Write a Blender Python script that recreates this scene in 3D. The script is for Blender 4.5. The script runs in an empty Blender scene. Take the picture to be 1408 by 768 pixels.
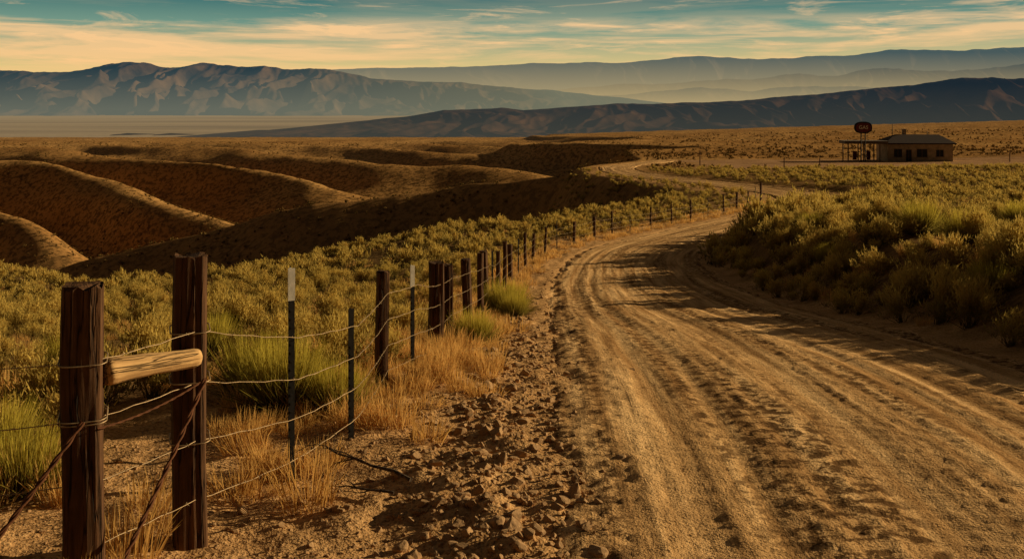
import bpy, math, numpy as np
from mathutils import Vector
rng=np.random.default_rng(7)
scene=bpy.context.scene
scene.view_settings.view_transform='Standard'
scene.view_settings.look='None'
scene.view_settings.exposure=0
# ------------------------------------------------------------------ noise
TABS=[]
for k in range(12):
    a=np.random.default_rng(100+k).uniform(0,2*np.pi,(256,256))
    TABS.append(np.stack([np.cos(a),np.sin(a)],-1))
def pn(x,y,s=0):
    T=TABS[s%12]
    X=np.floor(x).astype(np.int64);Y=np.floor(y).astype(np.int64)
    fx=x-X;fy=y-Y
    u=fx*fx*fx*(fx*(fx*6-15)+10);v=fy*fy*fy*(fy*(fy*6-15)+10)
    def g(i,j):
        G=T[(X+i)&255,(Y+j)&255]
        return G[...,0]*(fx-i)+G[...,1]*(fy-j)
    a=g(0,0);b=g(1,0);c=g(0,1);d=g(1,1)
    return 1.5*((a+(b-a)*u)*(1-v)+(c+(d-c)*u)*v)
def fbm(x,y,o=3,s=0):
    r=0;A=1;f=1
    for i in range(o):
        r=r+A*pn(x*f+i*17.3,y*f+i*9.1,s+i);A*=.5;f*=2.03
    return r
def ss(a,b,x):
    t=np.clip((x-a)/(b-a),0,1);return t*t*(3-2*t)
def smax(a,b,k=1.5): return .5*(a+b+np.sqrt((a-b)**2+k*k))
def softpos(x,k=2.): return .5*(x+np.sqrt(x*x+k*k))
def table(pts,smooth=.08):
    pts=np.array(pts,float)
    t=np.linspace(-2.2,9.6,6000);y=6*np.sinh(t)-3
    v=np.interp(y,pts[:,0],pts[:,1])
    n=int(smooth/(t[1]-t[0]));k=np.hanning(2*n+3);k/=k.sum()
    vp=np.pad(v,(n+1,n+1),mode='edge');v=np.convolve(vp,k,mode='valid')
    return lambda q:np.interp(q,y,v)
P=table([(-30,.3),(0,.05),(5,0),(7,-.05),(10,-.35),(14,-.85),(20,-1.7),(27,-2.5),(36,-3.3),(45,-3.8),(53,-4.1),(60,-4.3),(70,-4.55),(80,-4.8),(88,-5),(101,-5.3),(115,-5.6),(132,-6),(150,-6.4),(173,-6.95),(250,-8),(400,-9.5),(700,-16),(900,-28),(1300,-58),(2000,-60),(50000,-60)],.12)
XC=table([(-30,1.4),(-12,2.0),(5,2.75),(10.5,2.95),(18,3.1),(27,3.5),(36,4.3),(42,5.6),(47,8),(53,11.3),(60,16),(67,20),(73,22.3),(80,23),(88,22),(101,19),(115,15.6),(132,13.6),(150,16),(162,20),(173,26),(190,30),(50000,30)],.10)
def SEC(y):
    return np.sqrt(1+((XC(y+.3)-XC(y-.3))/.6)**2)
BANK=table([(-30,.15),(5,.2),(8,.5),(12,1.0),(20,1.35),(30,1.4),(45,1.3),(60,.9),(75,.5),(90,.2),(120,0),(50000,0)])
def lerpx(x,pts):
    p=np.array(pts,float);return np.interp(x,p[:,0],p[:,1])
def roadd(x,y): return (x-XC(y))/SEC(y)
def lotmask(x,y):
    n=3*pn(x/14,y/9,4)
    return ss(0,5,x-27+n)*ss(0,4,y-(141+n))*ss(0,5,186+n-y)*ss(0,8,150-x)
def Zb(x,y):
    p=P(y);xc=XC(y);sec=SEC(y);d=(x-xc)/sec
    near=p-.085*softpos(-x-3)-.7*ss(2,16,-x-.5)*ss(18,50,y)
    ye=lerpx(x,[(-80,72),(-31,58),(-19.4,44),(-11,45),(-2.6,51),(4,60),(10,72),(18,84)])
    xe=xc-4.5*sec+ss(192,300,y)*(18+60*pn(y/62+.3,x/160+.2,3))
    a=ss(0,15+18*ss(190,300,y),xe-x)
    near=near-27*a*ss(0,44,y-ye)
    near=near+BANK(y)*ss(2.75,5.0,d)*(1+.3*pn(x/4,y/4,3))
    near=near+np.clip(.02*(x-10),0,1.2)*(1-ss(115,140,y))
    cz=lerpx(x,[(-130,-40),(-95,-31),(-80,-26.5),(-69,-22),(-52.6,-17.8),(-32,-12.6),(-11.8,-10.5),(-.4,-8.7),(12,-5.9),(22,-9),(40,-16)])
    cy=lerpx(x,[(-130,172),(-80,168),(-69,166),(-52.6,163),(-32,160),(-11.8,156),(-.4,149),(12,136),(30,130)])
    w=.9*pn(x/16,y/16,5)
    dy=y-cy+3*pn(x/22,y/30,7)
    zr=cz+w-np.where(dy<0,.74,.40)*(np.sqrt(dy*dy+9)-3)
    px=x+97;py=y-160
    s=px*.762+py*.648;dd=-px*.648+py*.762
    zP=p-1.0
    zV=np.interp(s,[-300,0,60,131,180,350,600],[-41,-36,-30,-21,-16,-17,-19])
    zV=np.minimum(zV,zP-1)
    sp=s+14*pn(x/80,y/80,1)+6*pn(x/34,y/34,2)+.30*dd
    q=.5+.5*np.cos(2*np.pi*sp/40+1.6)
    q=.88*q+.12*(.5+.5*np.cos(2*np.pi*sp/17.3+dd/18))
    q=np.clip(q,0,1)
    D=softpos(dd,10)
    Dn=D*(1+.3*pn(x/60,y/60,6))
    crest=1-np.exp(-Dn/44);val=ss(0,230,Dn)**1.25
    Hh=zV+(zP-zV)*(val+(crest-val)*q)
    Hn=zV+(p-zV)*ss(0,40,-dd)*ss(110,170,s)
    H=np.where(dd>0,Hh,Hn)
    z=smax(smax(near,zr,1.2),H,2.2)-.4*ss(60,140,y)*ss(0,10,xc-6-x)
    z=z+.03*softpos(x-25,10)*ss(190,480,y)*(1-ss(900,1500,y))
    far=ss(150,260,y)
    z=z+.35*far*fbm(x/22,y/22,3,8)*(1-lotmask(x,y))
    z=z+(1-ss(900,1300,y))*ss(60,120,y)*ss(3.5,9,np.abs(d))*.22*fbm(x/9,y/9,2,9)*(1-lotmask(x,y))
    return z
def micro(x,y):
    d=roadd(x,y)
    m=ss(2.5,3.6,np.abs(d))
    f=1-ss(30,90,y)
    z=m*f*(.05*fbm(x/.9,y/.9,3,2)+.10*pn(x/3,y/3,6))
    berm=np.exp(-((d+2.95+.35*pn(x/1.5,y/1.5,1))/.45)**2)*(y<45)
    z=z+berm*(.012+.055*fbm(x/.3,y/.3,3,4))*f
    z=z+f*.018*fbm(x/.17,y/.17,2,5)*ss(-2.0,-2.9,d)
    return z
def Zg(x,y): return Zb(x,y)+micro(x,y)
# ------------------------------------------------------------------ mesh helpers
def raw_mesh(name,V,F,smooth=False):
    V=np.asarray(V,np.float32);F=np.asarray(F,np.int32)
    me=bpy.data.meshes.new(name);n,k=F.shape
    me.vertices.add(len(V));me.vertices.foreach_set('co',V.ravel())
    me.loops.add(n*k);me.loops.foreach_set('vertex_index',F.ravel())
    me.polygons.add(n);me.polygons.foreach_set('loop_start',np.arange(0,n*k,k,dtype=np.int32))
    me.update(calc_edges=True)
    me.polygons.foreach_set('use_smooth',np.full(n,smooth,bool))
    me.update()
    return me
def grid_faces(nr,nc):
    i=np.arange(nr-1)[:,None]*nc+np.arange(nc-1)[None,:]
    i=i.ravel();return np.stack([i,i+1,i+nc+1,i+nc],-1)
def link(name,me,mat=None,parent=None):
    o=bpy.data.objects.new(name,me);scene.collection.objects.link(o)
    if mat is not None: me.materials.append(mat)
    if parent is not None:o.parent=parent
    return o
def empty(name,loc=(0,0,0)):
    o=bpy.data.objects.new(name,None);o.location=loc;scene.collection.objects.link(o);o.empty_display_size=.3;return o
class MB:
    def __init__(s): s.v=[];s.f=[]
    def box(s,c,d,rz=0):
        cx,cy,cz=c;dx,dy,dz=[q/2 for q in d];b=len(s.v)
        co,si=math.cos(rz),math.sin(rz)
        for z in(-dz,dz):
            for (x,y) in((-dx,-dy),(dx,-dy),(dx,dy),(-dx,dy)):
                s.v.append((cx+x*co-y*si,cy+x*si+y*co,cz+z))
        s.f+=[(b,b+3,b+2,b+1),(b+4,b+5,b+6,b+7),(b,b+1,b+5,b+4),(b+1,b+2,b+6,b+5),(b+2,b+3,b+7,b+6),(b+3,b,b+4,b+7)]
    def cyl(s,p0,p1,r0,r1=None,n=10):
        r1=r0 if r1 is None else r1
        p0=Vector(p0);p1=Vector(p1);ax=(p1-p0).normalized()
        a=ax.orthogonal().normalized();c=ax.cross(a);b=len(s.v)
        for p,r in((p0,r0),(p1,r1)):
            for i in range(n):
                t=2*math.pi*i/n;s.v.append(tuple(p+(a*math.cos(t)+c*math.sin(t))*r))
        for i in range(n):
            j=(i+1)%n;s.f.append((b+i,b+j,b+n+j,b+n+i))
        s.f.append(tuple(b+i for i in range(n))[::-1]);s.f.append(tuple(b+n+i for i in range(n)))
    def obj(s,name,mat,parent=None,bevel=0):
        me=bpy.data.meshes.new(name);me.from_pydata(s.v,[],s.f);me.update()
        o=link(name,me,mat,parent)
        if bevel:
            m=o.modifiers.new('b','BEVEL');m.width=bevel;m.segments=2
        return o
# ------------------------------------------------------------------ materials
class NT:
    def __init__(s,name):
        s.m=bpy.data.materials.new(name);s.m.use_nodes=True;s.t=s.m.node_tree;s.t.nodes.clear()
        s.out=s.n('ShaderNodeOutputMaterial')
    def n(s,ty,**kw):
        x=s.t.nodes.new(ty)
        for k,v in kw.items(): setattr(x,k,v)
        return x
    def l(s,a,b): s.t.links.new(a,b)
    def noise(s,vec,scale,detail=4,rough=.55,dist=0):
        x=s.n('ShaderNodeTexNoise');x.inputs['Scale'].default_value=scale;x.inputs['Detail'].default_value=detail
        x.inputs['Roughness'].default_value=rough;x.inputs['Distortion'].default_value=dist
        if vec is not None:s.l(vec,x.inputs['Vector'])
        return x.outputs['Fac']
    def ramp(s,fac,stops,interp='LINEAR'):
        x=s.n('ShaderNodeValToRGB');e=x.color_ramp.elements;x.color_ramp.interpolation=interp
        while len(e)<len(stops): e.new(.5)
        for i,(p,c) in enumerate(stops):
            e[i].position=p;e[i].color=(*c,1) if len(c)==3 else c
        s.l(fac,x.inputs[0]);return x.outputs['Color']
    def mix(s,f,a,b,mode='MIX'):
        x=s.n('ShaderNodeMix',data_type='RGBA',blend_type=mode)
        for sock,v in((x.inputs[0],f),(x.inputs[6],a),(x.inputs[7],b)):
            if hasattr(v,'is_linked'): s.l(v,sock)
            elif isinstance(v,(int,float)): sock.default_value=v
            else: sock.default_value=(*v,1)
        return x.outputs[2]
    def math(s,op,a,b=0,c=0):
        x=s.n('ShaderNodeMath',operation=op)
        for sock,v in zip(x.inputs,(a,b,c)):
            if hasattr(v,'is_linked'): s.l(v,sock)
            else: sock.default_value=v
        return x.outputs[0]
    def maprange(s,v,a,b,c=0,d=1):
        x=s.n('ShaderNodeMapRange');s.l(v,x.inputs[0])
        for i,q in zip((1,2,3,4),(a,b,c,d)): x.inputs[i].default_value=q
        return x.outputs[0]
    def bump(s,h,strength=1,dist=.02,prev=None):
        x=s.n('ShaderNodeBump');x.inputs['Strength'].default_value=strength;x.inputs['Distance'].default_value=dist
        s.l(h,x.inputs['Height'])
        if prev is not None:s.l(prev,x.inputs['Normal'])
        return x.outputs[0]
    def principled(s,col,rough=.9,bump=None,metal=0):
        x=s.n('ShaderNodeBsdfPrincipled')
        if hasattr(col,'is_linked'): s.l(col,x.inputs['Base Color'])
        else:x.inputs['Base Color'].default_value=(*col,1)
        x.inputs['Roughness'].default_value=rough;x.inputs['Metallic'].default_value=metal
        x.inputs['Specular IOR Level'].default_value=.15
        if bump is not None:s.l(bump,x.inputs['Normal'])
        return x.outputs[0]
    def diffuse(s,col,bump=None):
        x=s.n('ShaderNodeBsdfDiffuse')
        if hasattr(col,'is_linked'): s.l(col,x.inputs[0])
        else:x.inputs[0].default_value=(*col,1)
        if bump is not None:s.l(bump,x.inputs['Normal'])
        return x.outputs[0]
    def end(s,sh):
        s.l(sh,s.out.inputs[0]);s.m.cycles.emission_sampling='NONE';return s.m
def hazemix(N,sh,fac,col):  # emission mixed over the surface stands in for airlight haze
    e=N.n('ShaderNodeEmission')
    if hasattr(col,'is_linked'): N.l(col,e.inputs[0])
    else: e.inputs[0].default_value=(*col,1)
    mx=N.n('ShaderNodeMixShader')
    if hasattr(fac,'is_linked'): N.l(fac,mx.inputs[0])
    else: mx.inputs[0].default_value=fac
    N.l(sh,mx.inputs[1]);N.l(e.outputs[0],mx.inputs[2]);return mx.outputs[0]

def mat_ground():
    N=NT('dry_soil');g=N.n('ShaderNodeNewGeometry');pos=g.outputs['Position']
    sx=N.n('ShaderNodeSeparateXYZ');N.l(pos,sx.inputs[0])
    n1=N.noise(pos,.35,2,.6);n2=N.noise(pos,5,4,.65);n3=N.noise(pos,38,2,.65)
    c=N.ramp(n2,[(.3,(.20,.10,.04)),(.5,(.54,.30,.125)),(.7,(.74,.45,.21))])
    c=N.mix(N.ramp(n1,[(.4,(0,0,0)),(.62,(1,1,1))]),c,(.46,.255,.105))
    c=N.mix(N.ramp(n3,[(.5,(0,0,0)),(.7,(.6,.6,.6))]),c,(.78,.49,.23))
    c=N.mix(N.ramp(n3,[(.3,(.8,.8,.8)),(.46,(0,0,0))]),c,(.11,.055,.022))
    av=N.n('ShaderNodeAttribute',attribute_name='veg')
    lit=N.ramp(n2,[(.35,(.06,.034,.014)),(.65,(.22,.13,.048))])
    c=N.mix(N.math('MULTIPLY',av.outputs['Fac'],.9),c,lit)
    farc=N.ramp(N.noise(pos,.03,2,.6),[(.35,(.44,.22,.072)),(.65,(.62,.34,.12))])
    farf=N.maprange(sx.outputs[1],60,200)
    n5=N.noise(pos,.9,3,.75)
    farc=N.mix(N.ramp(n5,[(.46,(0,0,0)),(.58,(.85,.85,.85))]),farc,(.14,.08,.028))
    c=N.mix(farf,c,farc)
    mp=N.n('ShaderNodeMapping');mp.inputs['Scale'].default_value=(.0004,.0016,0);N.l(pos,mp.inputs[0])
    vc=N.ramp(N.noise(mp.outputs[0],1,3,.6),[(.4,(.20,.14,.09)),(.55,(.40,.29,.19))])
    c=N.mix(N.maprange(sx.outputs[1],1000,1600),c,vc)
    at=N.n('ShaderNodeAttribute',attribute_name='lot')
    lc=N.ramp(n1,[(.35,(.32,.18,.09)),(.65,(.46,.27,.14))])
    c=N.mix(at.outputs['Fac'],c,lc)
    b=N.bump(n2,.8,.06);b=N.bump(n3,.8,.018,b)
    sh=N.diffuse(c,b)
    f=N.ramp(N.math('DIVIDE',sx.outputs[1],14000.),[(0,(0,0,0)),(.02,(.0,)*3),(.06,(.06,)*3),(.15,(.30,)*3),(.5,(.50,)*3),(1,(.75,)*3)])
    sh=hazemix(N,sh,f,(.34,.27,.16))  # distance haze painted into the soil, growing with world y
    return N.end(sh)
def mat_road():
    N=NT('packed_dirt');uv=N.n('ShaderNodeUVMap');uv.uv_map='UVMap'
    g=N.n('ShaderNodeNewGeometry');pos=g.outputs['Position']
    mp=N.n('ShaderNodeMapping');mp.inputs['Scale'].default_value=(1,.035,1);N.l(uv.outputs[0],mp.inputs[0])
    st=N.noise(mp.outputs[0],5.5,4,.62,.2);bd=N.noise(mp.outputs[0],1.5,2,.5,.3)
    n2=N.noise(pos,8,4,.7);n3=N.noise(pos,60,2,.7);n1=N.noise(pos,1.0,3,.65)
    c=N.ramp(st,[(.36,(.40,.215,.085)),(.48,(.66,.39,.17)),(.62,(.90,.57,.27))])
    c=N.mix(N.ramp(n1,[(.47,(0,0,0)),(.7,(.6,.6,.6))]),c,(.46,.26,.11))
    clod=N.math('MULTIPLY',N.ramp(bd,[(.48,(0,0,0)),(.56,(1,1,1))]),N.ramp(n2,[(.45,(1,1,1)),(.54,(0,0,0))]))
    c=N.mix(N.math('MULTIPLY',clod,.9),c,(.10,.05,.022))
    c=N.mix(N.ramp(n2,[(.30,(.8,.8,.8)),(.40,(0,0,0))]),c,(.16,.085,.036))
    c=N.mix(N.ramp(n3,[(.32,(.85,.85,.85)),(.47,(0,0,0))]),c,(.14,.075,.03))
    b=N.bump(st,.6,.03);b=N.bump(n2,.7,.03,b);b=N.bump(n3,.8,.012,b)
    return N.end(N.diffuse(c,b))
def mat_leaf(name,stops,tipcol,tr=.35,ztop=.6,dark=.5):
    N=NT(name);tc=N.n('ShaderNodeTexCoord');oi=N.n('ShaderNodeObjectInfo')
    sx=N.n('ShaderNodeSeparateXYZ');N.l(tc.outputs['Object'],sx.inputs[0])
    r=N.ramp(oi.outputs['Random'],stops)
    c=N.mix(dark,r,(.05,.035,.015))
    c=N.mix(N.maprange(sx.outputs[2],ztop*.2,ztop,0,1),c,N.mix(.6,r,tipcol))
    d=N.n('ShaderNodeBsdfDiffuse');N.l(c,d.inputs[0])
    if tr<=0: return N.end(d.outputs[0])
    t=N.n('ShaderNodeBsdfTranslucent');N.l(c,t.inputs[0])
    m=N.n('ShaderNodeMixShader');m.inputs[0].default_value=tr;N.l(d.outputs[0],m.inputs[1]);N.l(t.outputs[0],m.inputs[2])
    return N.end(m.outputs[0])
def mat_wood(name,a,b_,sc=1):
    N=NT(name);tc=N.n('ShaderNodeTexCoord');mp=N.n('ShaderNodeMapping');mp.inputs['Scale'].default_value=(26*sc,26*sc,1.6*sc)
    N.l(tc.outputs['Object'],mp.inputs[0])
    n=N.noise(mp.outputs[0],1.2,6,.65,.5);n2=N.noise(tc.outputs['Object'],6,3)
    mp2=N.n('ShaderNodeMapping');mp2.inputs['Scale'].default_value=(14,14,.8);N.l(tc.outputs['Object'],mp2.inputs[0])
    cr=N.noise(mp2.outputs[0],1.5,3,.5,.3)
    crk=N.ramp(cr,[(.47,(1,1,1)),(.5,(0,0,0)),(.53,(1,1,1))])
    c=N.ramp(n,[(.3,a),(.7,b_)])
    c=N.mix(N.ramp(n2,[(.3,(0,0,0)),(.7,(.5,.5,.5))]),c,[q*.55 for q in a])
    c=N.mix(.75,c,N.mix(1.,c,crk,'MULTIPLY'))
    b=N.bump(n,.9,.01);b=N.bump(crk,.8,.012,b)
    return N.end(N.principled(c,.85,b))
def mat_simple(name,col,rough=.7,metal=0,var=.3,scale=8):
    N=NT(name);tc=N.n('ShaderNodeTexCoord');n=N.noise(tc.outputs['Object'],scale,5,.65)
    c=N.ramp(n,[(.3,[q*(1-var) for q in col]),(.7,[min(1,q*(1+var*.6)) for q in col])])
    return N.end(N.principled(c,rough,N.bump(n,.3,.01),metal))
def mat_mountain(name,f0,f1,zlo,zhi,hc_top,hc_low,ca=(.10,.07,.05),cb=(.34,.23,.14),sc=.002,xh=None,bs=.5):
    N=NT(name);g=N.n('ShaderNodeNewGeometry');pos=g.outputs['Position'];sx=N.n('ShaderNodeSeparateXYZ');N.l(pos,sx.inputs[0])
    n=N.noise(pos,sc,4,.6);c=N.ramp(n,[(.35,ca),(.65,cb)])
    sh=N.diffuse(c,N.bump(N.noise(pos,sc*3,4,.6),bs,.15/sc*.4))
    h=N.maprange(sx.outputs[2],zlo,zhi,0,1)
    col=N.mix(h,hc_low,hc_top);f=N.maprange(h,0,1,f1,f0)  # painted haze: colour and amount change with height, thickest at the base
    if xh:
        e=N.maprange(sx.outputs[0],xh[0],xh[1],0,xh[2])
        f=N.math('MAXIMUM',f,e);col=N.mix(e,col,xh[3])  # sunward glare painted in as extra haze toward +x
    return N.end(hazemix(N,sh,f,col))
M_soil=mat_ground();M_road=mat_road()
# ------------------------------------------------------------------ ground
t=np.arange(-1.19,9.45,.0088);ys=6*np.sinh(t)-3
core=np.linspace(-.62,.62,760);side=.62+ (np.linspace(0,1,61)[1:]**1.8)*1.7
us=np.concatenate([-side[::-1],core,side])
Yg,U=np.meshgrid(ys,us,indexing='ij');Xg=U*(Yg+22)
Zt=Zg(Xg,Yg)
dr=roadd(Xg,Yg)
cut=ss(2.6,1.9,np.abs(dr))*(Yg<176)
Zt=Zt-cut*np.clip(.10+.004*Yg,0,.6)
nr,nc=Xg.shape
me=raw_mesh('ground',np.stack([Xg,Yg,Zt],-1).reshape(-1,3),grid_faces(nr,nc),True)
at=me.attributes.new('lot','FLOAT','POINT');at.data.foreach_set('value',lotmask(Xg,Yg).astype(np.float32).ravel())
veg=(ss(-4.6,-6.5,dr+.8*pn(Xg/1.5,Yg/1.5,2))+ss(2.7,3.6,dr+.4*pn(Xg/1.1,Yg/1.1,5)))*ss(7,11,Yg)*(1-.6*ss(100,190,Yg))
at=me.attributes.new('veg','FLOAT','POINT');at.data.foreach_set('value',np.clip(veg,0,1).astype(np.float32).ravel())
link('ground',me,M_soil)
# ------------------------------------------------------------------ road
t=np.arange(-1.0,4.12,.0036);yr=6*np.sinh(t)-3
tt=np.linspace(-2.95,2.95,190)
YR,TT=np.meshgrid(yr,tt,indexing='ij')
SC=SEC(YR);DX=(XC(YR+.3)-XC(YR-.3))/.6
XR=XC(YR)+TT/SC; YY=YR-TT*DX/SC
S=np.cumsum(np.concatenate([[0],np.hypot(np.diff(yr),np.diff(XC(yr)))]))[:,None]+0*TT
wob=.25*pn(S/14,0*S+3,2)
ZR=Zb(XR,YY)
edge=ss(2.1,2.95,np.abs(TT)+.3*fbm(S/1.3,TT*2,3,3))
trk=np.zeros_like(TT)
for c0,w in((-1.75,.16),(-1.35,.12),(-.45,.20),(.45,.12),(.8,.12),(1.2,.1),(1.6,.16),(2.05,.12)):
    trk+=np.exp(-((TT-c0-wob)/w)**2)*(.75+.5*pn(S/6+c0*9,S*0+c0,4))
trk=np.clip(trk,0,1)
near=1-ss(25,90,YY)
ZR=ZR+.02+.03*(1-(TT/2.9)**2)-.034*trk
tread=.004*np.sin(S*2*np.pi/.14+TT*8)*trk
ZR+= (.007*(1-.5*trk)*fbm(TT/.16,S/2.6,3,1)+.018*(1-.9*trk)*np.clip(fbm(TT/.10,S/.13,3,5),-.1,1)+tread+.005*pn(TT/.08,S/4,8))*near
ZR+= .010*fbm(TT/1.1,S/4,2,6)
ZR-= edge*(.06+.003*YY)
me=raw_mesh('dirt_road',np.stack([XR,YY,ZR],-1).reshape(-1,3),grid_faces(*XR.shape),True)
uvl=me.uv_layers.new(name='UVMap');F=grid_faces(*XR.shape).ravel()
uvl.data.foreach_set('uv',np.stack([TT.ravel()[F],S.ravel()[F]],-1).astype(np.float32).ravel())
link('dirt_road',me,M_road)
# ------------------------------------------------------------------ mountains (skylines read as image pixel offsets: bearing, elevation in units of 1/1369)
def mrange(name,D,T,prof,zbase,mat,lam,nx=1300,ny=160,amp=.5,rough=.04,seed=0):
    p=np.array(prof,float);bx=p[:,0]/1369*D;bz=2.3+p[:,1]/1369*D
    x=np.linspace(bx[0],bx[-1],nx);v=np.linspace(0,1,ny)
    X,V=np.meshgrid(x,v);Y=D-T*.75+T*V
    env=np.interp(X,bx,bz)-zbase
    env=np.maximum(env,0)
    env=env*(1+rough*fbm(X/(lam*1.0),X*0+5.5,5,seed))
    pr=np.where(V<.75,(V/.75)**1.25,1-(np.clip(V-.75,0,1)/.25)**1.5)
    wx=X/lam+.5*pn(X/lam/2,Y/lam/2,seed+3)
    r1=np.abs(pn(wx,Y/(lam*3.2),seed+1));r2=np.abs(pn(wx*2.3+5,Y/(lam*1.3),seed+2));r3=np.abs(pn(wx*5+1,Y/(lam*.6),seed+4))
    rid=np.clip(1.5*r1+.8*r2+.4*r3,0,1.6)
    env4=np.clip(4*pr*(1-pr),0,1)**.7
    h=env*pr-env*amp*.42*rid*env4+env*amp*.12*env4
    h-=(1-ss(0,.08,V))*20*D/5000
    me=raw_mesh(name,np.stack([X,Y,zbase+h],-1).reshape(-1,3),grid_faces(ny,nx),True)
    return link(name,me,mat)
hl=(.46,.35,.17)
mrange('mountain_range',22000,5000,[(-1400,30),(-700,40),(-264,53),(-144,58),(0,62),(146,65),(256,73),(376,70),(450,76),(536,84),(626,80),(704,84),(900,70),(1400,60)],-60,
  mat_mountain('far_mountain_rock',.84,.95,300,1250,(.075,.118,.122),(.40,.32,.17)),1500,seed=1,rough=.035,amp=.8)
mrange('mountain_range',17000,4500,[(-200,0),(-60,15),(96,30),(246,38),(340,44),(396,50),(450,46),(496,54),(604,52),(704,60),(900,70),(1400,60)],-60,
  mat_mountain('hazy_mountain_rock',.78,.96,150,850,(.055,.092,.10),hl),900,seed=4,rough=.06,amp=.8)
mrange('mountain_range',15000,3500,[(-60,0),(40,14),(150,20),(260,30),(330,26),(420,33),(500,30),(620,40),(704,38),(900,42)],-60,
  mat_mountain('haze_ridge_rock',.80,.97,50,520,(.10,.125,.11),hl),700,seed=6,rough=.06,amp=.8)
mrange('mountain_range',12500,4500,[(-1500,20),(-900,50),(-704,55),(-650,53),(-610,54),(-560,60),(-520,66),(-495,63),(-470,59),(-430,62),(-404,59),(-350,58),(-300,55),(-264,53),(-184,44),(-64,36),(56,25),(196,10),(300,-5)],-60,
  mat_mountain('blue_haze_mountain_rock',.66,.82,0,520,(.024,.062,.082),(.15,.165,.13),(.08,.05,.035),(.38,.22,.11),xh=(-3200,600,.9,(.20,.20,.13)),bs=.35),650,seed=7,amp=1.0,rough=.06)
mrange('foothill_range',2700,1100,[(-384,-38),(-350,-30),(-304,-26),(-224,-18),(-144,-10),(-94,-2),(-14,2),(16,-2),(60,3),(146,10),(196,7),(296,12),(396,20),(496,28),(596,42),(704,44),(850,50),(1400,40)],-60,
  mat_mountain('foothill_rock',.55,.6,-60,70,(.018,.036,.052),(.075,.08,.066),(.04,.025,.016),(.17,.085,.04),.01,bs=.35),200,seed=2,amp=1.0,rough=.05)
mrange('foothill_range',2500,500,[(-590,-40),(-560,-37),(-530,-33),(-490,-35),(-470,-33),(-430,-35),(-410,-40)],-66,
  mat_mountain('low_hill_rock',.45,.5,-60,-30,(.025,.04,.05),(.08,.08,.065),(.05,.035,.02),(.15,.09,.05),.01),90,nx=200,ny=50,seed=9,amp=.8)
# ------------------------------------------------------------------ plants
def leaf_soup(r,base,dirs,length,width,bend=0):
    n=len(base)
    rv=r.normal(size=(n,3));side=np.cross(dirs,rv);side/=np.linalg.norm(side,axis=1)[:,None]+1e-9
    a=base-side*width[:,None]/2;b=base+side*width[:,None]/2
    m=base+dirs*length[:,None]*.55
    c=m+side*width[:,None]*.45;d=m-side*width[:,None]*.45
    t_=base+dirs*length[:,None]
    if bend: t_[:,2]-=bend*length
    V=np.stack([a,b,c,d,t_],1).reshape(-1,3);i=np.arange(n)*5
    F=np.concatenate([np.stack([i,i+1,i+2],-1),np.stack([i,i+2,i+3],-1),np.stack([i+3,i+2,i+4],-1)])
    return V,F
def tri_soup(r,base,dirs,length,width):
    n=len(base);rv=r.normal(size=(n,3));side=np.cross(dirs,rv);side/=np.linalg.norm(side,axis=1)[:,None]+1e-9
    V=np.stack([base-side*width[:,None]/2,base+side*width[:,None]/2,base+dirs*length[:,None]],1).reshape(-1,3)
    return V,np.arange(n*3).reshape(-1,3)
def sage(name,seed,nst,nl,ll,lw,mat,H=.6,R=.55):
    r=np.random.default_rng(seed)
    th=r.uniform(0,2*np.pi,nst);el=np.abs(r.normal(0,.6,nst)).clip(0,1.4)
    L=r.uniform(.65,1.12,nst)
    tip=np.stack([np.cos(th)*np.sin(el)*R,np.sin(th)*np.sin(el)*R,np.cos(el)*H*(.75+.4*np.cos(el))*.8+.06],-1)*L[:,None]
    k=r.integers(0,nst,nl);f=r.uniform(.35,1.05,nl)**.7
    b=tip[k]*f[:,None]+r.normal(0,.04,(nl,3))*[1,1,.8];b[:,2]=np.abs(b[:,2])
    d=tip[k]/np.linalg.norm(tip[k],axis=1)[:,None]*.8+r.normal(0,.45,(nl,3))+[0,0,.55];d/=np.linalg.norm(d,axis=1)[:,None]
    V,F=tri_soup(r,b,d,ll*r.uniform(.6,1.4,nl),lw*r.uniform(.7,1.3,nl))
    s0=r.normal(0,.03,(nst,3));s0[:,2]=-.05
    dd=tip-s0;ln=np.linalg.norm(dd,axis=1)
    V2,F2=tri_soup(r,s0,dd/ln[:,None],ln,np.full(nst,.016))
    me=raw_mesh(name,np.concatenate([V,V2]),np.concatenate([F,F2+len(V)]))
    me.materials.append(mat);return bpy.data.objects.new(name,me)
def blades(name,seed,n,H,R,w,mat,spread=.5,rs=.15,bend=.15):
    r=np.random.default_rng(seed)
    th=r.uniform(0,2*np.pi,n);rr=rs*np.sqrt(r.uniform(0,1,n))
    b=np.stack([np.cos(th)*rr,np.sin(th)*rr,np.full(n,-.03)],-1)
    el=np.abs(r.normal(0,spread,n)).clip(0,1.3);ph=th+r.normal(0,.7,n)
    d=np.stack([np.cos(ph)*np.sin(el),np.sin(ph)*np.sin(el),np.cos(el)],-1)
    L=H*r.uniform(.55,1.1,n)*(.75+.25*np.cos(el))
    V,F=leaf_soup(r,b,d,L,np.full(n,w)*r.uniform(.6,1.3,n),bend)
    me=raw_mesh(name,V,F);me.materials.append(mat);return bpy.data.objects.new(name,me)
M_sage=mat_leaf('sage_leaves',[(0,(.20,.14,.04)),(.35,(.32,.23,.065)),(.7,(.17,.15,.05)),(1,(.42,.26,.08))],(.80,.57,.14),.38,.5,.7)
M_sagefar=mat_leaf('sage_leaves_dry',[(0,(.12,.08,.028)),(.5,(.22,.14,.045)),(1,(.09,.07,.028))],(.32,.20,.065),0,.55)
M_rabbit=mat_leaf('rabbitbrush_leaves',[(0,(.28,.22,.05)),(1,(.38,.30,.06))],(.92,.74,.10),.42,.5,.6)
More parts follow.
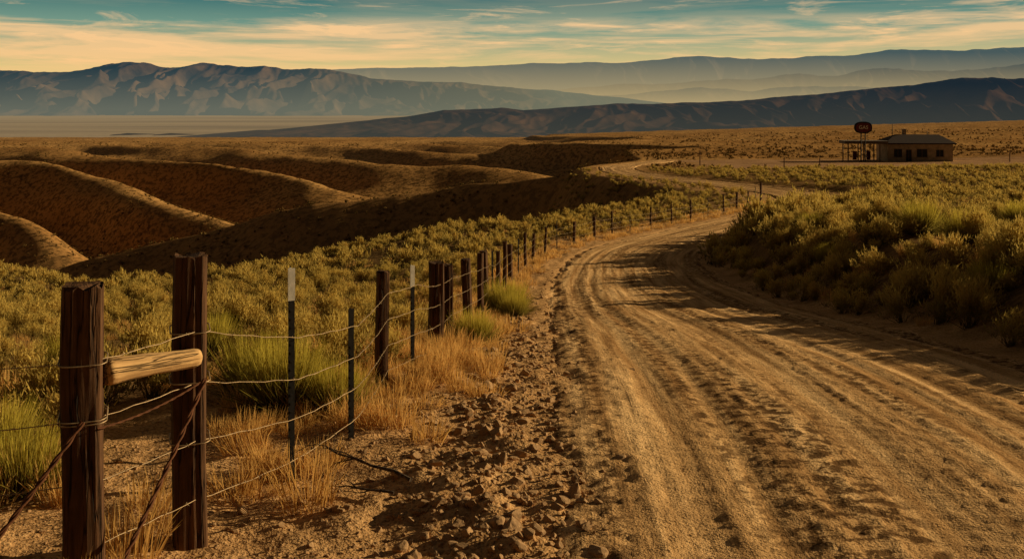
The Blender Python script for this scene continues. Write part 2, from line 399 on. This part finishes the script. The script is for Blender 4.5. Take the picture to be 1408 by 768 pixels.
M_grass=mat_leaf('dry_grass_blades',[(0,(.70,.39,.11)),(.5,(.84,.50,.16)),(1,(.60,.33,.09))],(.98,.61,.2),.5,.4,.2)
def coll(name,objs):
    c=bpy.data.collections.new(name)
    for o in objs:c.objects.link(o)
    return c
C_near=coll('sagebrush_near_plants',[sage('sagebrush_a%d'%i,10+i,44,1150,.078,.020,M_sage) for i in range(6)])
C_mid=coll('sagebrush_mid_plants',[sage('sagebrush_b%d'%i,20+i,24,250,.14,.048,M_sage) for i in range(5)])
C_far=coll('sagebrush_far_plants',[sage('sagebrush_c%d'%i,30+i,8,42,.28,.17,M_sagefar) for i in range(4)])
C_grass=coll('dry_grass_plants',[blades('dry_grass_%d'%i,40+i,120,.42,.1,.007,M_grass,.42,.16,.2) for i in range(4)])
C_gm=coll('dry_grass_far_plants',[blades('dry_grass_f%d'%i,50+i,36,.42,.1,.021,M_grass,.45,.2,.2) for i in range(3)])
def scatter(name,c,pos,rot,scl,idx):
    me=bpy.data.meshes.new(name);n=len(pos);me.vertices.add(n);me.vertices.foreach_set('co',np.asarray(pos,np.float32).ravel())
    a=me.attributes.new('rot','FLOAT_VECTOR','POINT');a.data.foreach_set('vector',np.asarray(rot,np.float32).ravel())
    a=me.attributes.new('scl','FLOAT_VECTOR','POINT');a.data.foreach_set('vector',np.asarray(scl,np.float32).ravel())
    a=me.attributes.new('idx','INT','POINT');a.data.foreach_set('value',np.asarray(idx,np.int32))
    o=link(name,me)
    g=bpy.data.node_groups.new(name+'_scatter','GeometryNodeTree')
    g.interface.new_socket('Geometry',in_out='INPUT',socket_type='NodeSocketGeometry')
    g.interface.new_socket('Geometry',in_out='OUTPUT',socket_type='NodeSocketGeometry')
    gi=g.nodes.new('NodeGroupInput');go=g.nodes.new('NodeGroupOutput')
    ip=g.nodes.new('GeometryNodeInstanceOnPoints');ci=g.nodes.new('GeometryNodeCollectionInfo')
    ci.inputs['Collection'].default_value=c;ci.inputs['Separate Children'].default_value=True;ci.inputs['Reset Children'].default_value=True
    ip.inputs['Pick Instance'].default_value=True
    def na(nm,ty):
        q=g.nodes.new('GeometryNodeInputNamedAttribute');q.data_type=ty;q.inputs['Name'].default_value=nm
        return [s for s in q.outputs if s.name=='Attribute' and s.enabled][0]
    L=g.links
    L.new(gi.outputs[0],ip.inputs['Points']);L.new(ci.outputs[0],ip.inputs['Instance'])
    L.new(na('rot','FLOAT_VECTOR'),ip.inputs['Rotation']);L.new(na('scl','FLOAT_VECTOR'),ip.inputs['Scale']);L.new(na('idx','INT'),ip.inputs['Instance Index'])
    L.new(ip.outputs[0],go.inputs[0])
    m=o.modifiers.new('scatter','NODES');m.node_group=g
    return o
def fill(y0,y1,dens,ext=.58,pad=5):
    W=ext*y1+pad;n=int(2*W*(y1-y0)*dens)
    x=rng.uniform(-W,W,n);y=rng.uniform(y0,y1,n)
    k=np.abs(x)<ext*y+pad
    return x[k],y[k]
def place(name,c,nk,bands,smin,smax_,sq=(.8,1.15),mask=None,zoff=-.02,tilt=.12):
    X=[];Y=[]
    for b in bands:
        x,y=fill(*b);X.append(x);Y.append(y)
    x=np.concatenate(X);y=np.concatenate(Y)
    k=mask(x,y);x=x[k];y=y[k];z=Zg(x,y)+zoff
    n=len(x);rot=np.stack([rng.normal(0,tilt,n),rng.normal(0,tilt,n),rng.uniform(0,6.28,n)],-1)
    s=rng.uniform(smin,smax_,n)*(1+.25*pn(x/5,y/5,3));h=s*rng.uniform(*sq,n)
    print(name,n)
    return scatter(name,c,np.stack([x,y,z],-1),rot,np.stack([s,s,h],-1),rng.integers(0,nk,n))
def m_sage(x,y):
    d=roadd(x,y);cl=fbm(x/2.5,y/2.5,2,7)+rng.uniform(-.5,.5,len(x))
    left=(d<-4.1)&~((x>-2.6)&(y<9));right=(d>3.0)
    nearfence=(y<8.5)&(x>-3.2-.35*(8.5-y))&(x<2)
    return (left|right)&(~nearfence)&(cl>-.35)&(lotmask(x,y)<.3)&~((np.abs(d)<3.3)&(y<176))&~((x<0)&(y<7))&~((x>0)&(y<8.5))
place('sagebrush_scrub',C_near,6,[(6,18,2.2),(18,34,2.0)],.40,.92,(.75,1.1),mask=m_sage)
place('sagebrush_scrub',C_mid,5,[(34,70,1.5),(70,135,.8)],.45,1.08,(.7,1.05),mask=m_sage)
def m_bank(x,y):
    d=roadd(x,y);return (d>2.75)&(d<6.5)&(y>8.5)
place('sagebrush_scrub',C_near,6,[(9,30,1.6)],.4,1.05,(.8,1.2),mask=m_bank)
place('sagebrush_scrub',C_mid,5,[(30,66,1.1)],.6,1.25,(.9,1.25),mask=m_bank)
def m_far(x,y):
    cl=fbm(x/9,y/9,3,5)+rng.uniform(-.6,.6,len(x));d=roadd(x,y)
    return (lotmask(x,y)<.2)&~((np.abs(d)<4)&(y<176))&(cl>-.15)&~((x>56)&(x<82)&(y>160)&(y<186))
place('sagebrush_scrub',C_far,4,[(135,230,.32),(230,400,.07)],.45,1.0,(.6,1.0),mask=m_far)
def m_gr(x,y):
    d=roadd(x,y);cl=fbm(x/1.2,y/1.2,2,4)+rng.uniform(-.4,.4,len(x))
    strip=(d<-3.1)&(d>-4.9)&(y>7)&(cl>-.4)
    fld=(d<-4.5)&(cl>.3)&(y>7);r=(d>3.0)&(cl>.4)&(y>9)
    nl=(y<8)&(x<-1.2)&(cl>.2)
    return strip|fld|r|nl
place('dry_grass',C_grass,4,[(4,14,10),(14,26,6)],.35,.95,(.7,1.3),mask=m_gr)
place('dry_grass',C_gm,3,[(26,70,2.2)],.45,.9,(.7,1.2),mask=m_gr)
def verge(x,y):
    d=roadd(x,y);return (d<-2.95)&(d>-4.7)
place('dry_grass',C_grass,4,[(7.5,14,10)],.4,1.0,(.7,1.25),mask=lambda x,y:(roadd(x,y)<-3.5)&(roadd(x,y)>-5.2))
place('dry_grass',C_gm,3,[(12,72,4)],.45,1.0,(.7,1.2),mask=verge)
RB=[]
for i in range(3):
    o=blades('rb',60+i,1500,.62,.1,.007,M_rabbit,.6,.2,.05);RB.append(o.data)
for (x,y,w,h) in [(-1.9,8.3,1.0,1.15),(-2.3,8.9,.9,1.0),(-1.45,8.2,.7,.75),(-.5,12.9,.78,.85),(-.12,18.2,1.2,1.1),(.05,17.2,.7,.8),(-3.1,6.3,.9,.75),(-3.6,6.9,.9,.8),
   (-4.6,10.5,1,.9),(-3.8,12.5,1,1),(8.0,17.5,1.1,1.15),(8.6,21,1.2,1.3),(9.0,25,1.0,1.1),(9.8,27,1.3,1.2),(12,26,1.3,1.1),(8.4,28,1.0,1.0),(7.3,23,.8,.9),(11.5,22.5,1.1,1.1),(7.0,14.5,.9,.9)]:
    o=bpy.data.objects.new('rabbitbrush',RB[int(rng.integers(3))]);scene.collection.objects.link(o)
    o.location=(x,y,float(Zg(np.array([x]),np.array([y]))[0])-.02);o.scale=(w,w,h);o.rotation_euler=(0,0,rng.uniform(0,6))
# ------------------------------------------------------------------ rocks
M_rock=mat_simple('field_stone',(.42,.25,.12),.9,0,.4,6)
def rock(name,seed):
    import bmesh
    bm=bmesh.new();bmesh.ops.create_icosphere(bm,subdivisions=3,radius=1)
    me=bpy.data.meshes.new(name);bm.to_mesh(me);bm.free()
    co=np.array([v.co[:] for v in me.vertices]);r=np.random.default_rng(seed)
    for k in range(11):
        n=r.normal(size=3);n/=np.linalg.norm(n);h=r.uniform(.5,.85);dd=co@n-h
        co-=np.where(dd>0,dd,0)[:,None]*n
    co+=.05*np.stack([pn(co[:,0]*3+seed,co[:,1]*3+co[:,2],i) for i in range(3)],-1)
    co*=[1,.8,.6]
    me.vertices.foreach_set('co',co.astype(np.float32).ravel());me.update();me.materials.append(M_rock)
    return bpy.data.objects.new(name,me)
C_rock=coll('stones',[rock('stone_%d'%i,70+i) for i in range(5)])
def scat_rocks(name,x,y,s):
    z=Zg(x,y)+s*.12;n=len(x)
    rot=np.stack([rng.normal(0,.3,n),rng.normal(0,.3,n),rng.uniform(0,6.28,n)],-1)
    return scatter(name,C_rock,np.stack([x,y,z],-1),rot,np.stack([s,s,s],-1),rng.integers(0,5,n))
n=3800;y=4.2+rng.exponential(7,n);dv=-2.95+rng.normal(0,.36,n)
x=XC(y)+dv*SEC(y);s=.008+rng.exponential(.013,n).clip(0,.07);k=y<40
scat_rocks('roadside_stones',x[k],y[k],s[k])
n=2600;y=4+rng.exponential(5,n);x=rng.uniform(-3.2,-.0,n);s=.006+rng.exponential(.008,n).clip(0,.05);k=y<30
scat_rocks('roadside_stones',x[k],y[k],s[k])
n=4000;y=4+rng.exponential(7,n);dv=rng.uniform(-2.6,2.6,n);x=XC(y)+dv;s=.004+rng.exponential(.004,n).clip(0,.022);k=y<40
scat_rocks('road_gravel',x[k],y[k],s[k]+.002)
for (x,y,s) in [(-.5,6.45,.06),(-.62,9.6,.10),(-.75,9.8,.07),(-1.6,5.9,.045),(-.42,9.2,.06),(-.35,7.9,.06)]:
    o=bpy.data.objects.new('boulder',C_rock.objects[int(rng.integers(5))].data);scene.collection.objects.link(o)
    o.location=(x,y,float(Zg(np.array([x]),np.array([y]))[0])+s*.3);o.scale=(s*1.2,s,s);o.rotation_euler=(.2,.1,rng.uniform(0,6))
M_dead=mat_wood('dead_branch_wood',(.06,.04,.025),(.16,.11,.07))
mb=MB();r=np.random.default_rng(5)
def branch(p,d,L,rad,depth):
    p=Vector(p);d=Vector(d)
    for i in range(5):
        q=p+d*L/5;q.z=max(q.z,float(Zg(np.array([q.x]),np.array([q.y]))[0])+.01+rad)
        mb.cyl(p,q,rad,rad*.82,7);rad*=.82;p=q
        d=(d+Vector(r.normal(0,.22,3))).normalized()
        if depth and i>0: branch(p,(d+Vector(r.normal(0,.6,3))).normalized(),L*.45,rad*.7,depth-1)
branch((-.62,6.1,.03),(-.75,.6,.15),.75,.014,2);branch((-.7,5.9,.03),(-.9,.1,.1),.4,.01,1)
mb.obj('fallen_branch',M_dead)
# ------------------------------------------------------------------ fence
fence=empty('wire_fence')
M_post=mat_wood('weathered_post_wood',(.05,.024,.011),(.19,.09,.04))
M_rail=mat_wood('peeled_log_wood',(.48,.27,.11),(.85,.53,.23))
M_steel=mat_simple('dark_steel',(.025,.022,.02),.7,.2,.4,12);M_white=mat_simple('white_post_paint',(.75,.70,.6),.6)
M_wire=mat_simple('galvanised_wire',(.40,.28,.16),.5,.5,.4,20);M_rust=mat_simple('rusty_rod',(.15,.06,.028),.8,.2,.4,30)
def gz(x,y): return float(Zg(np.array([float(x)]),np.array([float(y)]))[0])
def wpost(i,x,y,top,w,lean=(0,0),rnd=False):
    z0=gz(x,y)-.25;H=top-z0;nz=max(6,int(H/.05))
    V=[];F=[]
    per=32 if w>.12 else 16
    for a in range(nz+1):
        f=a/nz
        for b in range(per):
            th=2*math.pi*b/per;c,s_=math.cos(th),math.sin(th)
            if rnd: px_,py_=c,s_
            else:
                k=1/max(abs(c),abs(s_));k=k*.86+.14;k=min(k,1.26);px_,py_=c*k,s_*k
            g=1+.07*float(pn(np.array(b*.9+i*5.),np.array(f*H*1.3),i%10))+.03*math.sin(f*9+i)
            V.append((px_*w/2*g+lean[0]*f+.006*math.sin(5*f+i),py_*w/2*g+lean[1]*f,f*H+(.012*math.sin(b*1.7) if a==nz else 0)))
    for a in range(nz):
        for b in range(per):
            c=(b+1)%per;F.append((a*per+b,a*per+c,(a+1)*per+c,(a+1)*per+b))
    F.append(tuple(range(nz*per,(nz+1)*per)))
    me=bpy.data.meshes.new('wood_post');me.from_pydata(V,[],F);me.update()
    o=link('wood_post_%d'%i,me,M_post,fence);o.location=(x,y,z0);o.rotation_euler=(0,0,.35)
    return o
def tpost(i,x,y,top,white=False,lean=0):
    z0=gz(x,y)-.2;H=top-z0;m=MB()
    m.box((0,0,H/2),(.042,.006,H));m.box((0,.019,H/2),(.006,.032,H))
    for k in range(int((H-.3)/.055)): m.box((0,-.006,.1+k*.055),(.02,.007,.012))
    o=m.obj('steel_post_%d'%i,M_steel,fence);o.location=(x,y,z0);o.rotation_euler=(0,lean,.5)
    if white:
        m=MB();m.box((0,0,H-.10),(.046,.010,.21));m.box((0,.021,H-.10),(.010,.036,.21))
        w=m.obj('steel_post_cap_%d'%i,M_white,fence);w.location=(x,y,z0+.001);w.rotation_euler=(0,lean,.5)
wpost(1,-2.11,4.9,1.43,.19);wpost(2,-1.78,5.5,1.49,.18)
wpost(0,-4.7,4.15,1.4,.17)
WP=[(-4.7,4.15,(1.1,.80,.48,.17)),(-2.11,4.9,(1.07,.79,.48,.17)),(-1.78,5.5,(1.09,.81,.49,.17))]
def addp(x,y,hs=None):
    g=gz(x,y);WP.append((x,y,tuple(g+h for h in (hs or (.86,.62,.38,.15)))))
tpost(1,-1.44,6.5,1.255,True);addp(-1.44,6.5,(.95,.68,.43,.17))
tpost(2,-1.17,7.24,.85);addp(-1.17,7.24,(.84,.62,.40,.18))
wpost(3,-1.2,9.2,.80,.115);addp(-1.2,9.2)
tpost(3,-.99,9.9,.74,True);addp(-.99,9.9)
wpost(4,-.93,12.2,.42,.17);addp(-.93,12.2)
wpost(5,-.86,13.3,.22,.13);addp(-.86,13.3)
yy=15.;i=6
while yy<76:
    off=3.62 if yy>16 else 3.7
    x=float(XC(yy)-off*SEC(yy));g=gz(x,yy)
    hgt=rng.uniform(1.0,1.25)
    if i%4==1: tpost(i,x,yy,g+hgt)
    else: wpost(i,x,yy,g+hgt,rng.uniform(.09,.16),(rng.normal(0,.04),rng.normal(0,.03)),True)
    addp(x,yy)
    yy+=(1.9 if yy<22 else 2.7)/float(SEC(yy))*rng.uniform(.85,1.1);i+=1
cu=bpy.data.curves.new('wires','CURVE');cu.dimensions='3D';cu.bevel_depth=.0026;cu.bevel_resolution=1;cu.materials.append(M_wire)
barb=MB()
for k in range(4):
    pts=[]
    for a in range(len(WP)-1):
        A=Vector((WP[a][0]+.06,WP[a][1]-.06,WP[a][2][k]));B=Vector((WP[a+1][0]+.06,WP[a+1][1]-.06,WP[a+1][2][k]))
        L=(B-A).length;m=8
        sg_=.018*min(L,2.5)*4*(.35+.3*((k*7+a*3)%4)/3)
        for j in range(m):
            f=j/m;q=A.lerp(B,f);q.z-=sg_*f*(1-f);pts.append(q)
        if a<8:
            nb=int(L/.13)
            for j in range(nb):
                f=(j+.5)/nb;q=A.lerp(B,f);q.z-=sg_*f*(1-f)
                for w in range(2):
                    dv=Vector(r.normal(0,1,3)).normalized()*.014;barb.cyl(q-dv,q+dv,.0016,.0008,4)
    pts.append(B)
    sp=cu.splines.new('POLY');sp.points.add(len(pts)-1)
    for j,q in enumerate(pts):
        jit=.004*math.sin(j*2.3+k);sp.points[j].co=(q.x,q.y,q.z+jit,1)
o=bpy.data.objects.new('wires',cu);scene.collection.objects.link(o);o.parent=fence
barb.obj('barbs',M_wire,fence)
def logbar(name,p0,p1,r0,r1,mat,n=20,seg=24):
    p0=Vector(p0);p1=Vector(p1);ax=(p1-p0);L=ax.length;V=[];F=[]
    for a in range(seg+1):
        f=a/seg
        for b in range(n):
            th=2*math.pi*b/n;rr=(r0+(r1-r0)*f)*(1+.07*math.sin(th*2+f*3)+.06*float(pn(np.array(b*.7),np.array(f*5.),2)))
            if a in(0,seg): rr*=.9
            V.append((rr*math.cos(th)+.008*math.sin(f*5),rr*math.sin(th),f*L))
    for a in range(seg):
        for b in range(n):
            c=(b+1)%n;F.append((a*n+b,a*n+c,(a+1)*n+c,(a+1)*n+b))
    F.append(tuple(range(n))[::-1]);F.append(tuple(range(seg*n,(seg+1)*n)))
    me=bpy.data.meshes.new(name);me.from_pydata(V,[],F);me.polygons.foreach_set('use_smooth',[True]*(len(F)));me.update()
    o=link(name,me,mat,fence);o.location=p0;o.rotation_mode='QUATERNION';o.rotation_quaternion=ax.to_track_quat('Z','Y');return o
logbar('brace_rail',(-2.02,4.93,1.0),(-1.70,5.36,.965),.068,.052,M_rail)
def rod(name,pts,rad,mat,tw=True):
    c=bpy.data.curves.new(name,'CURVE');c.dimensions='3D';c.bevel_depth=rad;c.bevel_resolution=2;c.materials.append(mat)
    for ph in ((0,math.pi) if tw else (0,)):
        sp=c.splines.new('POLY');P0=Vector(pts[0]);P1=Vector(pts[-1]);ax=(P1-P0).normalized();a=ax.orthogonal().normalized();b=ax.cross(a);n=90
        sp.points.add(n)
        for j in range(n+1):
            f=j/n;q=P0.lerp(P1,f)+(a*math.cos(f*40+ph)+b*math.sin(f*40+ph))*(rad*.95 if tw else 0);q.z-=.03*4*f*(1-f);sp.points[j].co=(*q,1)
    o=bpy.data.objects.new(name,c);scene.collection.objects.link(o);o.parent=fence
rod('brace_wire_1',[(-1.66,5.38,.84),(-1.93,4.7,-.02)],.007,M_rust)
rod('brace_wire_2',[(-2.06,4.78,.80),(-2.6,4.25,-.02)],.007,M_rust)
rod('brace_wire_3',[(-2.0,4.8,.76),(-1.66,5.4,.84)],.003,M_rust)
for (x,y,zs,w) in ((-2.11,4.9,(.80,.785,1.07),.21),(-1.78,5.5,(.82,.49,1.09),.20)):
    for z in zs:
        c=bpy.data.curves.new('wire_wrap','CURVE');c.dimensions='3D';c.bevel_depth=.0035;c.materials.append(M_wire)
        sp=c.splines.new('POLY');sp.points.add(33)
        for j in range(34):
            th=j/33*2*math.pi;k=min(1/max(abs(math.cos(th)),abs(math.sin(th))),1.22)
            a=math.cos(th)*k*w/2*1.04;b=math.sin(th)*k*w/2*1.04;ro=.35
            sp.points[j].co=(x+a*math.cos(ro)-b*math.sin(ro),y+a*math.sin(ro)+b*math.cos(ro),z+.01*math.sin(th),1)
        o=bpy.data.objects.new('wire_wrap',c);scene.collection.objects.link(o);o.parent=fence
# ------------------------------------------------------------------ gas station
zS=float(P(172.))+.02
gs=empty('gas_station',(71,176,zS));gs.rotation_euler=(0,0,-.12)
M_pl=mat_simple('stained_plaster',(.42,.31,.20),.85,0,.4,1.2);M_roof=mat_simple('roof_shingle',(.05,.028,.022),.9,0,.4,3)
M_glass=mat_simple('dark_window_glass',(.02,.022,.025),.3,0,.2,2);M_trim=mat_simple('aged_trim_paint',(.20,.13,.09),.7,0,.3,4)
M_red=mat_simple('faded_red_paint',(.13,.028,.022),.6,0,.3,3);M_can=mat_simple('canopy_paint',(.16,.12,.09),.7,0,.35,2)
def wallwith(m,x0,x1,y,th,H,ops):
    cx=x0
    for (xa,xb,za,zb) in ops:
        m.box(((cx+xa)/2,y,H/2),(xa-cx,th,H))
        if za>0:m.box(((xa+xb)/2,y,za/2),(xb-xa,th,za))
        m.box(((xa+xb)/2,y,(H+zb)/2),(xb-xa,th,H-zb));cx=xb
    m.box(((cx+x1)/2,y,H/2),(x1-cx,th,H))
m=MB();ops=[(-4.4,-3.0,.9,2.3),(-2.4,-1.4,0,2.2),(-.6,1.2,.9,2.3),(2.6,3.9,1.0,2.2)]
wallwith(m,-5.4,5.4,-4,.2,3.1,ops);m.box((0,4,1.55),(10.8,.2,3.1));m.box((-5.3,0,1.55),(.2,7.8,3.1));m.box((5.3,0,1.55),(.2,7.8,3.1))
m.obj('walls',M_pl,gs)
m=MB();g=MB()
for (xa,xb,za,zb) in ops:
    g.box(((xa+xb)/2,-3.98,(za+zb)/2),(xb-xa-.02,.04,zb-za-.02))
    for xx in(xa+.04,xb-.04,(xa+xb)/2): m.box((xx,-4.03,(za+zb)/2),(.07,.1,zb-za-.01))
    m.box(((xa+xb)/2,-4.04,zb-.04),(xb-xa-.16,.08,.07));m.box(((xa+xb)/2,-4.14,max(za-.05,.05)),(xb-xa+.2,.1,.08))
g.obj('windows',M_glass,gs);m.obj('window_frames',M_trim,gs)
me=bpy.data.meshes.new('roof')
ev=[(-5.9,-4.6,3.1),(5.9,-4.6,3.1),(5.9,4.6,3.1),(-5.9,4.6,3.1),(-5.9,-4.6,3.3),(5.9,-4.6,3.3),(5.9,4.6,3.3),(-5.9,4.6,3.3),(-3.2,0,4.7),(4.2,0,4.7)]
me.from_pydata(ev,[],[(0,3,2,1),(0,1,5,4),(1,2,6,5),(2,3,7,6),(3,0,4,7),(4,5,9,8),(6,7,8,9),(5,6,9),(7,4,8)]);me.update();link('roof',me,M_roof,gs)
m=MB();m.box((-1.5,.6,4.9),(.6,.6,1.3));m.box((-1.5,.6,5.6),(.75,.75,.12));m.cyl((-3.6,0,4.4),(-3.6,0,6.6),.06);m.cyl((2.6,1,4.2),(2.6,1,5.3),.08);m.obj('chimney',M_pl,gs)
m=MB();m.box((-9.2,-2.6,3.35),(7.2,5.2,.38));m.box((-9.2,-2.6,3.62),(7.5,5.5,.10));m.obj('canopy_roof',M_can,gs)
m=MB()
for xx in(-12.2,-9.6,-6.9):
    for yv in(-4.8,-.5): m.cyl((xx,yv,0),(xx,yv,3.17),.11)
m.obj('canopy_posts',M_trim,gs)
m=MB();m.box((-9.5,-2.6,.08),(4.6,1.2,.16));m.obj('pump_island',M_pl,gs)
for dx in(-1.2,1.2):
    m=MB();m.box((0,0,.75),(.6,.4,1.2));m.box((0,0,1.5),(.66,.46,.3));m.box((0,-.215,1.15),(.4,.03,.3));m.cyl((.33,0,1.2),(.45,0,.5),.03)
    o=m.obj('fuel_pump',M_red,None,.03);o.location=(71-9.5*.993+dx-.3,176-2.6+1.1,zS+.16)
sg=empty('gas_station_sign',(59.6,169,zS))
m=MB();m.cyl((-.35,0,0),(-.35,0,5.2),.10);m.cyl((.35,0,0),(.35,0,5.2),.10);m.box((0,0,4.6),(.6,.08,.12));m.obj('sign_poles',M_steel,sg)
def oval(name,a,b,y0,y1,mat):
    n=40;V=[];F=[]
    for yv in(y0,y1):
        for i in range(n):
            th=2*math.pi*i/n;c,s_=math.cos(th),math.sin(th)
            V.append((a*math.copysign(abs(c)**.8,c),yv,6.05+b*math.copysign(abs(s_)**.8,s_)))
    F=[tuple(range(n)),tuple(range(n,2*n))[::-1]]+[(i,n+i,n+(i+1)%n,(i+1)%n) for i in range(n)]
    me=bpy.data.meshes.new(name);me.from_pydata(V,[],F);me.update();link(name,me,mat,sg)
oval('sign_frame',1.5,1.0,-.15,.15,M_steel);oval('sign_face',1.28,.78,-.18,-.155,M_red)
tx=bpy.data.curves.new('sign_text','FONT');tx.body='GAS';tx.size=.85;tx.align_x='CENTER';tx.align_y='CENTER';tx.extrude=.01;tx.materials.append(M_white)
o=bpy.data.objects.new('sign_text',tx);scene.collection.objects.link(o);o.parent=sg;o.location=(0,-.20,6.05);o.rotation_euler=(math.pi/2,0,0)
for (x,y,h) in [(27,143,2.4),(38,139,1.6),(47,152,1.2),(84,168,1.6),(90,172,2.0),(118,168,1.5)]:
    m=MB();m.cyl((0,0,-.3),(0,0,h),.08,.07);m.cyl((0,0,h),(0,0,h+.05),.07,.03);o=m.obj('marker_post',M_post);o.location=(x,y,gz(x,y))
# ------------------------------------------------------------------ light
az=math.radians(71);el=math.radians(16)
sd=Vector((math.sin(az)*math.cos(el),math.cos(az)*math.cos(el),math.sin(el)))
sl=bpy.data.lights.new('sun','SUN');sl.energy=5;sl.angle=math.radians(.5);sl.color=(1,.79,.46)
so=bpy.data.objects.new('sun',sl);scene.collection.objects.link(so);so.rotation_euler=sd.to_track_quat('Z','Y').to_euler();so.location=(60,20,40)
w=bpy.data.worlds.new('World');scene.world=w;w.use_nodes=True;T=w.node_tree;T.nodes.clear()
class WN(NT):
    def __init__(s,t): s.t=t
N=WN(T);out=N.n('ShaderNodeOutputWorld')
sky=N.n('ShaderNodeTexSky');sky.sky_type='NISHITA';sky.sun_disc=False;sky.sun_elevation=el;sky.sun_rotation=az;sky.dust_density=3;sky.air_density=1.2
bgA=N.n('ShaderNodeBackground');bgA.inputs[1].default_value=.05;N.l(sky.outputs[0],bgA.inputs[0])
tc=N.n('ShaderNodeTexCoord');sx=N.n('ShaderNodeSeparateXYZ');N.l(tc.outputs['Generated'],sx.inputs[0])
zz=sx.outputs[2]
col=N.ramp(N.math('MULTIPLY',zz,4.),[(0,(.80,.58,.22)),(.15,(.78,.58,.23)),(.24,(.45,.44,.24)),(.33,(.17,.31,.24)),(.43,(.045,.165,.165)),(.6,(.016,.045,.055)),(1,(.005,.014,.02))])
mp=N.n('ShaderNodeMapping');mp.inputs['Scale'].default_value=(2.0,2.0,26);mp.inputs['Rotation'].default_value=(0,.012,0);mp.inputs['Location'].default_value=(.4,0,.2);N.l(tc.outputs['Generated'],mp.inputs[0])
c1=N.noise(mp.outputs[0],1.7,8,.62,.4)
mp2=N.n('ShaderNodeMapping');mp2.inputs['Scale'].default_value=(6,6,50);mp2.inputs['Location'].default_value=(3,1,0);N.l(tc.outputs['Generated'],mp2.inputs[0])
c2=N.noise(mp2.outputs[0],1.3,8,.65,.7)
f1=N.ramp(c1,[(.43,(0,0,0)),(.56,(1,1,1))])
band=N.ramp(N.math('MULTIPLY',zz,8.),[(.2,(.2,)*3),(.36,(1,)*3),(.62,(.95,)*3),(.74,(.15,)*3),(1,(.1,)*3)])
f2=N.ramp(c2,[(.54,(0,0,0)),(.68,(.9,.9,.9))])
fc=N.mix(1.,N.mix(1.,f1,band,'MULTIPLY'),N.mix(.8,(0,0,0),f2),'ADD')
ccol=N.mix(N.maprange(zz,.03,.11),(1.0,.60,.25),(.90,.60,.32))
col=N.mix(N.math('MULTIPLY',fc,.85),col,ccol)
# sky dimmed behind the camera, added to deepen shade on camera-facing slopes
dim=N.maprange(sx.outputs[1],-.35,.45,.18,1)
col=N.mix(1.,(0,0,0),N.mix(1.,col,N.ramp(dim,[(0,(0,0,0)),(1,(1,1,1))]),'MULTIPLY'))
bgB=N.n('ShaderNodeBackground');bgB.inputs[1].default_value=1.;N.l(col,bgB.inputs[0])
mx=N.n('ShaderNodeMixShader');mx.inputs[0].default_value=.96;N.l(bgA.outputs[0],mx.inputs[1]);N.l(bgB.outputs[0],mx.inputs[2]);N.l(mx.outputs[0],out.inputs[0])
# ------------------------------------------------------------------ camera
cd=bpy.data.cameras.new('camera');cam=bpy.data.objects.new('camera',cd);scene.collection.objects.link(cam);scene.camera=cam
cam.location=(0,0,2.3);cam.rotation_euler=(math.pi/2,0,0);cd.sensor_width=36;cd.lens=35;cd.shift_y=-(384-150)/1408.
cd.clip_end=80000;cd.clip_start=.05
